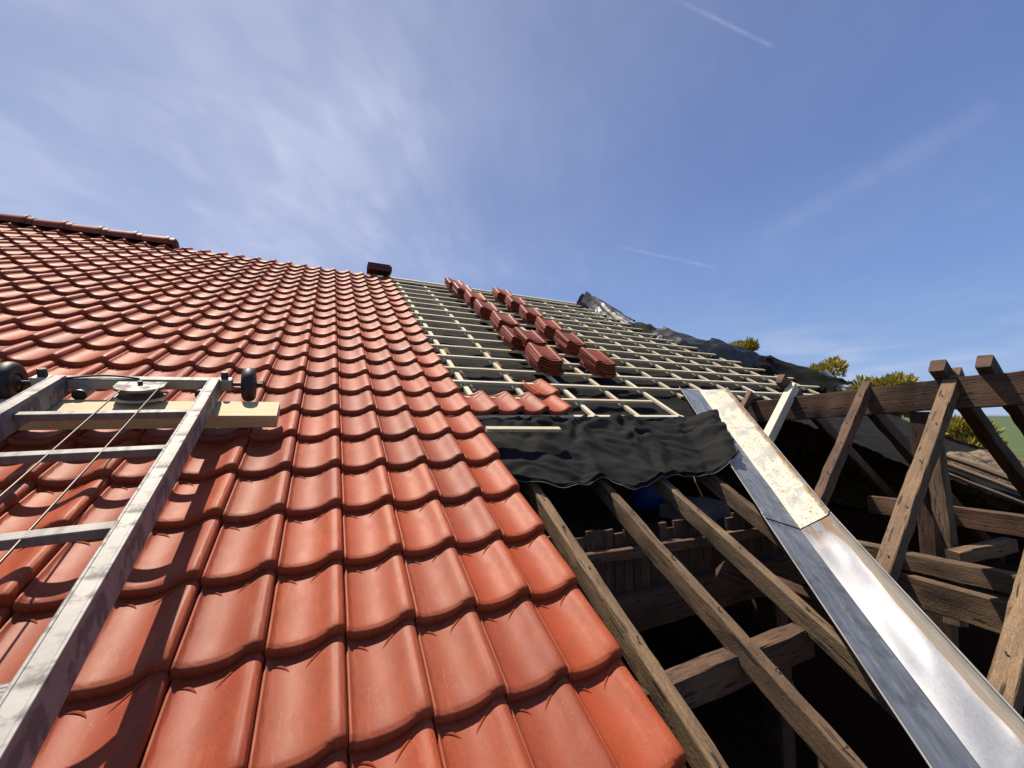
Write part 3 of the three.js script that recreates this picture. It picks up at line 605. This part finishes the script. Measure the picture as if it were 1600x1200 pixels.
// ------------------------------------------------------------------ valley metal
const WN = V(-.611, .792, 0), WR = V(.7916, .6110, 0);
{
  const va = thing('valley_gutter', 'folded zinc and galvanised valley flashing running down between the two roofs', 'flashing');
  va.position.set(0, CY, 0);
  const fold = [V(3.842, .285, -3.225), V(2.596, -.676, -1.501), V(1.991, -1.143, -.637), V(1.60, -1.45, -.08)];
  const along = k => k < 1 ? fold[0].clone().lerp(fold[1], k) : k < 2 ? fold[1].clone().lerp(fold[2], k - 1) : fold[2].clone().lerp(fold[3], k - 2);
  const LW = [.31, .30, .275, .275], RW = [.36, .165, .20, .21];
  const rightEdge = [V(3.852, .283, -2.872), V(2.736, -.578, -1.404), V(2.158, -1.024, -.572), V(1.80, -1.30, -.06)];
  const leftEdge = [rp(3.574, 3.015, -.045), rp(2.404, 1.119, -.05), rp(1.763, .066, -.05), rp(1.34, -.6, -.05)].map(p => p.sub(V(0, CY, 0)));
  const at = (arr, k) => { const i = Math.min(2, Math.floor(k)); return arr[i].clone().lerp(arr[i + 1], k - i); };
  const strip = (name, edge, k0, k1, lift, mat, turn, label, vflip) => {
    const len = along(k0).distanceTo(along(k1)), nv = 30;
    const g = sheetGeo(12, nv, (a, b) => {
      const k = mix(k0, k1, b), A = along(k), B = at(edge, k), p = A.clone().lerp(B, a);
      const nrm = turn > 0 ? WN : NRM;
      // turned-up edge and slight waviness of thin sheet
      const up = a > .93 ? (a - .93) / .07 * .016 : 0;
      p.addScaledVector(nrm, lift + up + .007 * (fbm(a * 1.5 + turn * 3, k * 5, 2) - .5) + .003 * (vnoise(a * 3 + 7, k * 17) - .5));
      return [p.x, p.y, p.z, a, vflip ? 1 - b : b * len];
    });
    const m = part(va, name, g, mat); if (label) m.userData.label = label;
    // rolled bead on the free edge
    const pts = []; for (let i = 0; i <= 10; i++) { const k = mix(k0, k1, i / 10); pts.push(at(edge, k).addScaledVector(turn > 0 ? WN : NRM, lift + .016)); }
    part(m, 'rolled_edge', new THREE.TubeGeometry(new THREE.CatmullRomCurve3(pts), 30, .0045, 6), alu);
    return m;
  };
  strip('left_flange', leftEdge, 0, 1.0, .006, zinc, -1);
  strip('left_flange', leftEdge, .99, 3, .0, zinc, -1);
  strip('right_flange', rightEdge, 0, 1.0, .006, rusted, 1, 'chalky white flange speckled with rust');
  strip('right_flange', rightEdge, .985, 3, .0, shiny, 1, 'shiny galvanised flange with a brown tide line', true);
}

// ------------------------------------------------------------------ wing roof frame
{
  const w = thing('wing_roof_frame', 'bare weathered timber frame of the wing roof with ridge beam and rafters', 'roof frame');
  w.position.set(0, CY, 0);
  const by = z => .176 + (z + .88) * .078;
  timber(w, 'ridge_beam', V(3.86, by(-3.0), -3.0), V(3.86, by(2.2), 2.2), .12, .205, OLDRED[0], { up: V(0, 1, 0), rough: .008, ch: .006, sd: 2.2 });
  // left rafters on the wing plane (top faces), from the valley up past the ridge beam
  const L = [[[3.54, .043, -2.54], [3.80, .243, -2.60], .05, .065, OLDRED[1], .003], [[3.24, -.188, -2.125], [3.87, .297, -2.24], .065, .085, NEW[0], 0], [[2.82, -.512, -1.53], [3.835, .27, -1.665], .058, .085, OLDRED[1], .004], [[2.50, -.759, -1.087], [3.915, .332, -1.20], .072, .085, OLD[1], .004], [[2.10, -1.069, -.64], [3.92, .335, -.66], .072, .085, OLD[0], .004], [[1.5, -1.53, -.1], [3.92, .335, -.1], .08, .10, OLD[1], .007], [[1.3, -1.68, .5], [3.92, .335, .5], .08, .10, OLD[2], .007]];
  for (const [a, b, ww, d, mat, r] of L) { const rf = timber(w, 'rafter', V(...a).addScaledVector(WN, -.008), V(...b).addScaledVector(WN, .004), ww, d, mat, { up: WN, rough: r, ch: r ? .004 : .003, top: true }); if (r) nails(rf, V(...a).distanceTo(V(...b)), d, .3); }
  // right rafters
  const RN = V(.563, .826, 0);
  for (const [z, ww] of [[-2.28, .06], [-1.24, .08], [-1.02, .07], [-.45, .08], [.2, .08], [.9, .08]])
    timber(w, 'rafter', V(3.80, .385, z), V(6.35, -1.36, z + .03), ww, .095, OLDRED[Math.abs(Math.round(z * 10)) % 2], { up: RN, rough: .006, ch: .006, top: true });
  timber(w, 'rafter', V(3.95, .205, -1.757), V(6.35, -1.40, -1.73), .065, .095, OLDRED[1], { up: RN, rough: .006, ch: .006, top: true });
  timber(w, 'post', V(3.88, -5.4, -1.36), V(3.88, .03, -1.36), .12, .12, OLDRED[0], { up: V(1, 0, 0), rough: .008, sd: 6 });
  timber(w, 'post', V(3.62, -1.3, -1.20), V(3.86, -.20, -1.31), .075, .11, OLD[1], { up: V(1, 0, 0), rough: .006 });
  timber(w, 'tie_beam', V(3.3, -.845, -1.72), V(3.3, -.80, .8), .10, .10, OLD[1], { up: V(0, 1, 0), rough: .008, top: true, sd: 3 });
  timber(w, 'tie_beam', V(3.26, -.965, -1.72), V(3.26, -.93, .8), .13, .17, OLD[0], { up: V(0, 1, 0), rough: .008, top: true, sd: 11 });
  timber(w, 'tie_beam', V(4.3, -.685, -1.9), V(4.3, -.64, .8), .09, .14, OLDRED[1], { up: V(0, 1, 0), rough: .006, top: true, sd: 12 });
  timber(w, 'brace', V(3.55, -.835, -1.17), V(4.05, -.79, -1.06), .07, .08, OLD[0], { up: V(0, 1, 0), rough: .005, top: true });
  timber(w, 'brace', V(2.75, -.78, -1.66), V(3.3, -.87, -1.62), .06, .05, OLD[2], { up: V(0, 1, 0), rough: .005, top: true });
  timber(w, 'wall_plate', V(6.4, -1.55, -2.0), V(6.4, -1.55, 2.4), .14, .12, OLDRED[0], { up: V(0, 1, 0), rough: .006 });
  // old battens left along the far valley
  timber(w, 'valley_board', rp(5.40, 1.62, -.02).sub(V(0, CY, 0)), rp(6.05, .35, -.04).sub(V(0, CY, 0)), .10, .03, OLD[2], { up: NRM, rough: .004 });
  timber(w, 'valley_board', rp(5.25, 1.55, -.07).sub(V(0, CY, 0)), rp(5.85, .30, -.09).sub(V(0, CY, 0)), .05, .03, OLD[0], { up: NRM, rough: .004 });
  timber(w, 'valley_board', rp(5.62, 1.62, .0).sub(V(0, CY, 0)), rp(6.3, .35, .0).sub(V(0, CY, 0)), .09, .03, OLD[1], { up: NRM, rough: .004 });
}

// ------------------------------------------------------------------ ladder hoist lying on the tiles
{
  const B = .78, d = V(-.0576, .3753, -.9251).normalize(), m = V(-.0065, .9265, .3763).normalize(), e = new THREE.Vector3().crossVectors(d, m).normalize();
  const lad = thing('roof_ladder_hoist', 'aluminium ladder hoist with wheels, pulley and cables lying on the red tiles', 'ladder');
  lad.position.set(0, CY, 0); lad.quaternion.setFromRotationMatrix(new THREE.Matrix4().makeBasis(e, d, m));   // local x across, y up the ladder, z out
  const tube = (name, x, y0, y1, w, hgt, ztop) => {
    const wt = .004, s = new THREE.Shape(); const a = w / 2, r = .003;
    s.moveTo(-a + r, -hgt); s.lineTo(a - r, -hgt); s.quadraticCurveTo(a, -hgt, a, -hgt + r); s.lineTo(a, -r); s.quadraticCurveTo(a, 0, a - r, 0); s.lineTo(a - .007, 0); s.lineTo(a - .0085, -.0015); s.lineTo(-a + .0085, -.0015); s.lineTo(-a + .007, 0); s.lineTo(-a + r, 0); s.quadraticCurveTo(-a, 0, -a, -r); s.lineTo(-a, -hgt + r); s.quadraticCurveTo(-a, -hgt, -a + r, -hgt);
    const hole = new THREE.Path(); hole.moveTo(-a + wt, -hgt + wt); hole.lineTo(-a + wt, -wt); hole.lineTo(a - wt, -wt); hole.lineTo(a - wt, -hgt + wt); hole.lineTo(-a + wt, -hgt + wt); s.holes.push(hole);
    const g = new THREE.ExtrudeGeometry(s, { depth: y1 - y0, bevelEnabled: false, curveSegments: 3 }); g.rotateX(Math.PI / 2); g.translate(0, 0, 0);
    // after the turn the length runs along -y and the section height along +z/-z
    const p = part(lad, name, g, alu); p.position.set(x, y1, ztop); return p;
  };
  const xr = -.5115 * B, xl = -1.2636 * B;
  for (const [x, y1] of [[xr, 2.49], [xl, 2.503]]) {
    tube('rail', x, -.7, y1, .047, .099, -B);
  }
  for (const y of [2.10, 1.735, 1.262, .793, .325, -.14, -.6]) {
    const g = new RoundedBoxGeometry(xr - xl - .0475, .036, .030, 2, .004);
    const r = part(lad, 'rung', g, alu); r.position.set((xr + xl) / 2, y, -B - .045);
  }
  // axle with brackets, wheels and knobs at the head
  const ay = 2.53, az = -B - .048;
  const bar = part(lad, 'axle', new RoundedBoxGeometry(.76, .045, .05, 2, .005), castAlu); bar.position.set(-.705, ay, az);
  const barTop = part(bar, 'top_plate', new THREE.BoxGeometry(.72, .05, .004), alu); barTop.position.set(0, 0, .028);
  for (const [x, sgn] of [[-.325, 1], [-1.085, -1]]) {
    const b = part(lad, 'bracket', new RoundedBoxGeometry(.07, .055, .065, 2, .008), castAlu); b.position.set(x - sgn * .035, ay, az + .0);
    const bolt = part(b, 'bolt', new THREE.CylinderGeometry(.016, .018, .04, 16), steelDark); bolt.rotation.x = Math.PI / 2; bolt.position.z = .05;
    const wheel = new THREE.Group(); wheel.name = 'wheel'; wheel.position.set(x + sgn * .075, ay, az); lad.add(wheel);
    const R = .096, Q = .96;
    const prof = [[.045, -.03], [.06, -.034], [.08, -.034], [.090, -.028], [.096, -.019], [.099, -.008], [.0996, 0], [.099, .008], [.096, .019], [.090, .028], [.08, .034], [.06, .034], [.045, .03]];
    const ty = part(wheel, 'tyre', new THREE.LatheGeometry(prof.map(p => new THREE.Vector2(Math.min(R, p[0] * Q), p[1] * .9)), 48), rubber); ty.rotation.z = Math.PI / 2;
    const hub = part(wheel, 'hub', new THREE.LatheGeometry([[0, -.038], [.014, -.038], [.016, -.030], [.046, -.022], [.046, .022], [.016, .030], [.014, .038], [0, .038]].map(p => new THREE.Vector2(...p)), 24), steelDark); hub.rotation.z = Math.PI / 2;
    const ax = part(wheel, 'axle_stub', new THREE.CylinderGeometry(.011, .011, .17, 14), steelDark); ax.rotation.z = Math.PI / 2; ax.position.x = -sgn * .02;
  }
  for (const x of [xr - .055, xl + .075]) {
    const k = part(lad, 'buffer', new THREE.CylinderGeometry(.027, .027, .11, 20, 1, true), castAlu); k.position.set(x, ay - .02, az - .035);
    const cap = part(k, 'rubber_plug', new THREE.CylinderGeometry(.0255, .0265, .105, 20), rubber); cap.position.y = -.004;
  }
  // pulley: half-round cheek plates with a sheave between
  const pg = new THREE.Group(); pg.name = 'pulley'; pg.position.set(-.690, 2.425, -B - .042); pg.scale.set(1.15, 1.05, 1.5); lad.add(pg);
  const ds = new THREE.Shape(); ds.moveTo(-.075, .055); ds.lineTo(.085, .055); ds.lineTo(.085, .0); ds.absarc(.005, 0, .08, 0, -Math.PI, true); ds.lineTo(-.075, .055);
  const dg = new THREE.ExtrudeGeometry(ds, { depth: .005, bevelEnabled: true, bevelSize: .002, bevelThickness: .002, bevelSegments: 1, curveSegments: 20 });
  part(pg, 'cheek_plate', dg, alu).position.z = .006;
  part(pg, 'cheek_plate', dg, castAlu).position.z = -.028;
  const sh = part(pg, 'sheave', new THREE.LatheGeometry([[.01, -.014], [.07, -.014], [.074, -.010], [.062, 0], [.074, .010], [.07, .014], [.01, .014]].map(p => new THREE.Vector2(...p)), 32), steelDark); sh.rotation.x = Math.PI / 2; sh.position.set(.005, .0, -.010);
  const pb = part(pg, 'bolt', new THREE.CylinderGeometry(.009, .009, .014, 6), steelDark); pb.rotation.x = Math.PI / 2; pb.position.set(.005, .012, .018);
  for (const x of [-.606, -.736]) {
    const pts = []; for (let i = 0; i <= 24; i++) { const k = i / 24, y = mix(2.48, -.7, k); pts.push(V(x + .003 * Math.sin(k * 5), y, -B - .024 - .012 * Math.sin(Math.PI * k))); }
    part(lad, 'cable', new THREE.TubeGeometry(new THREE.CatmullRomCurve3(pts), 60, .0034, 7), cableSteel);
  }
  const hose = []; for (let i = 0; i <= 8; i++) { const k = i / 8; hose.push(V(mix(xl + .02, xl + .28, k), ay - .03 + .03 * Math.sin(k * 3), az + .034 + .006 * Math.sin(k * 3.1))); }
  part(lad, 'cord', new THREE.TubeGeometry(new THREE.CatmullRomCurve3(hose), 30, .005, 7), rubber);
}
{
  const pl = onRoof(thing('wooden_plank', 'thick pale timber plank wedged across the tiles under the ladder', 'plank'));
  timber(pl, 'plank', V(-1.32, 2.19, .066), V(-.228, 2.193, .066), .162, .070, PLANK, { up: V(0, 0, 1), ch: .003, sd: 2.7 });
}

// ------------------------------------------------------------------ stacks of tiles on the battens
{
  const ordinal = ['first', 'second', 'third', 'fourth', 'fifth', 'sixth', 'seventh', 'eighth'];
  const left = [[1.92, 3.29], [2.02, 3.88], [1.90, 3.98], [1.98, 4.58], [1.95, 5.22], [1.96, 5.86], [1.93, 6.44], [1.92, 6.86]];
  const right = [[2.58, 3.30], [2.60, 3.93], [2.63, 4.53], [2.68, 5.20], [2.70, 5.92], [2.72, 6.55]];
  const rows = [['left', left], ['right', right]];
  for (const [side, arr] of rows) arr.forEach(([s, t], i) => {
    const n = (side === 'left' && i === 2) ? 6 : 7;
    const stackName = i === 0 ? `the lowest stack of the ${side} row` : i === arr.length - 1 ? `the topmost stack of the ${side} row` : `the ${ordinal[i]} stack up the ${side} row`;
    const lean = rr(-.004, .004), turn = rr(-.07, .07), side2 = rr(-.03, .03);
    for (let k = 0; k < n; k++) {
      const pos = k === 0 ? 'at the bottom' : k === n - 1 ? 'at the top' : `${ordinal[k]} from bottom`;
      const o = onRoof(thing('stacked_roof_tile', `red clay tile ${pos} in ${stackName}`, 'roof tile', 'roof tiles stacked on the battens'), s, t, 0);
      // laid head down: turned half round on the slope
      const m = part(o, 'tile', t < 4.7 ? TILE_OPEN : TILE_OPEN_LO, clayStack[(k + i) % 3]);
      m.rotation.set(.0, 0, Math.PI + turn + rr(-.015, .015)); m.scale.set(1.22, .92, .92);
      const shift = k < 3 ? .045 : 0;
      m.position.set(TW * 1.22 - .03 + side2 + shift + lean * k + rr(-.004, .004), TL * .92 + rr(-.008, .008), -.004 + k * .0255);
    }
  });
}

// ------------------------------------------------------------------ beyond the roof: pipe, shrubs, fence posts
{
  const p = thing('vent_pipe', 'grey plastic pipe end sticking out over the far roof edge', 'pipe');
  p.position.copy(C(7.4, .58, -3.66));
  const a = V(-.05, .17, -.12), b = V(.04, -.12, .08), dir = b.clone().sub(a), q = new THREE.Quaternion().setFromUnitVectors(V(0, 1, 0), dir.clone().normalize());
  const gm = new THREE.MeshStandardMaterial({ color: 0x8b9297, roughness: .5 });
  const o = part(p, 'tube', new THREE.CylinderGeometry(.055, .055, dir.length(), 24, 1, true), gm); o.quaternion.copy(q);
  const inn = part(p, 'bore', new THREE.CylinderGeometry(.048, .048, dir.length() - .01, 24, 1, true), gm); inn.quaternion.copy(q);
  const rim = part(p, 'rim', new THREE.TorusGeometry(.0515, .005, 6, 24), gm); rim.position.copy(dir).multiplyScalar(.5); rim.quaternion.copy(new THREE.Quaternion().setFromUnitVectors(V(0, 0, 1), dir.clone().normalize()));
}
{
  const leafM = ['#9a8c2c', '#b09a36', '#76782a'].map(c => new THREE.MeshPhysicalMaterial({ color: new THREE.Color(c), roughness: .8, transmission: .25, thickness: 0, side: THREE.DoubleSide }));
  const barkM = new THREE.MeshStandardMaterial({ color: 0x4a3a2c, roughness: .95 });
  const shrub = (label, x, topY, z, r, hgt, N) => {
    const t = thing('conifer_shrub', label, 'shrub', 'golden conifers behind the roof');
    t.position.set(x, 0, z); const top = topY + CY;
    const tg = new THREE.CylinderGeometry(.05, .14, top - .3, 8); tg.translate(0, (top - .3) / 2, 0); part(t, 'trunk', tg, barkM);
    const clumps = []; for (let i = 0; i < 46; i++) { const a = rr(0, 6.28), q = Math.sqrt(rnd()) * r, yy = top - hgt + rnd() * hgt * .95; const fall = Math.sqrt(Math.max(.12, 1 - (yy - (top - hgt)) / (hgt * 1.15))); clumps.push([Math.cos(a) * q * fall, yy, Math.sin(a) * q * fall, rr(.12, .26)]); }
    const per = [[], [], []];
    for (let i = 0; i < N; i++) {
      const c = clumps[Math.floor(rnd() * clumps.length)], th = rr(0, 6.28), ph = Math.acos(rr(-.6, 1)), rad = c[3] * Math.cbrt(rnd());
      const P = V(c[0] + rad * Math.sin(ph) * Math.cos(th), c[1] + rad * Math.cos(ph), c[2] + rad * Math.sin(ph) * Math.sin(th));
      const D = V(Math.sin(ph) * Math.cos(th), Math.cos(ph) + .5, Math.sin(ph) * Math.sin(th)).normalize().multiplyScalar(rr(.05, .11)), S = V(rr(-1, 1), rr(-.4, .4), rr(-1, 1)).cross(D).normalize().multiplyScalar(rr(.014, .028));
      const k = Math.floor(rnd() * 3); per[k].push(P.clone().sub(S), P.clone().add(S), P.clone().add(D).addScaledVector(S, .4), P.clone().add(D).addScaledVector(S, -.4));
    }
    const gs = per.map(v => { const pos = [], uv = [], idx = []; v.forEach((p, i) => { pos.push(p.x, p.y, p.z); uv.push(i % 2, (i >> 1) % 2); if (i % 4 === 0) idx.push(i, i + 1, i + 2, i, i + 2, i + 3); }); return geoFrom(pos, uv, idx); });
    part(t, 'crown', mergeGeometries(gs, true), leafM);
  };
  shrub('yellow conifer tip showing above the bunched black sheet', 11.35, 2.30, -8.0, .75, 2.2, 12000);
  shrub('yellow conifer behind the pipe, its tip above the roof edge', 10.1, 1.25, -5.25, .70, 2.2, 12000);
  shrub('broad yellow conifer right of the pipe, behind the ridge beam', 10.0, .82, -4.3, .95, 2.4, 16000);
  shrub('low green-yellow conifer beyond the black sheet, under the ridge beam', 8.75, -.12, -2.68, .42, 1.6, 8000);
  const pm = new THREE.MeshStandardMaterial({ color: 0x4c453a, roughness: .9 });
  for (const [x, z, hh, where] of [[77, -20, 1.5, 'taller dark fence post far out in the pasture'], [72, -20.6, 1.1, 'short fence post left of the taller one in the pasture'], [66, -13.5, 1.1, 'short fence post at the right edge of the pasture']]) {
    const p = thing('fence_post', where, 'fence post', 'posts in the pasture'); p.position.set(x, 0, z);
    const m = part(p, 'stake', new THREE.CylinderGeometry(.07, .09, hh, 8), pm); m.position.y = hh / 2;
    const c = part(p, 'cap', new THREE.ConeGeometry(.09, .12, 8), pm); c.position.y = hh + .06;
  }
}

// ------------------------------------------------------------------ render
const renderer = new THREE.WebGLRenderer({ antialias: true });
renderer.setSize(1024, 768);
renderer.shadowMap.enabled = true; renderer.shadowMap.type = THREE.PCFSoftShadowMap;
renderer.toneMapping = THREE.LinearToneMapping;
renderer.toneMappingExposure = EXPOSURE;
renderer.render(scene, camera);
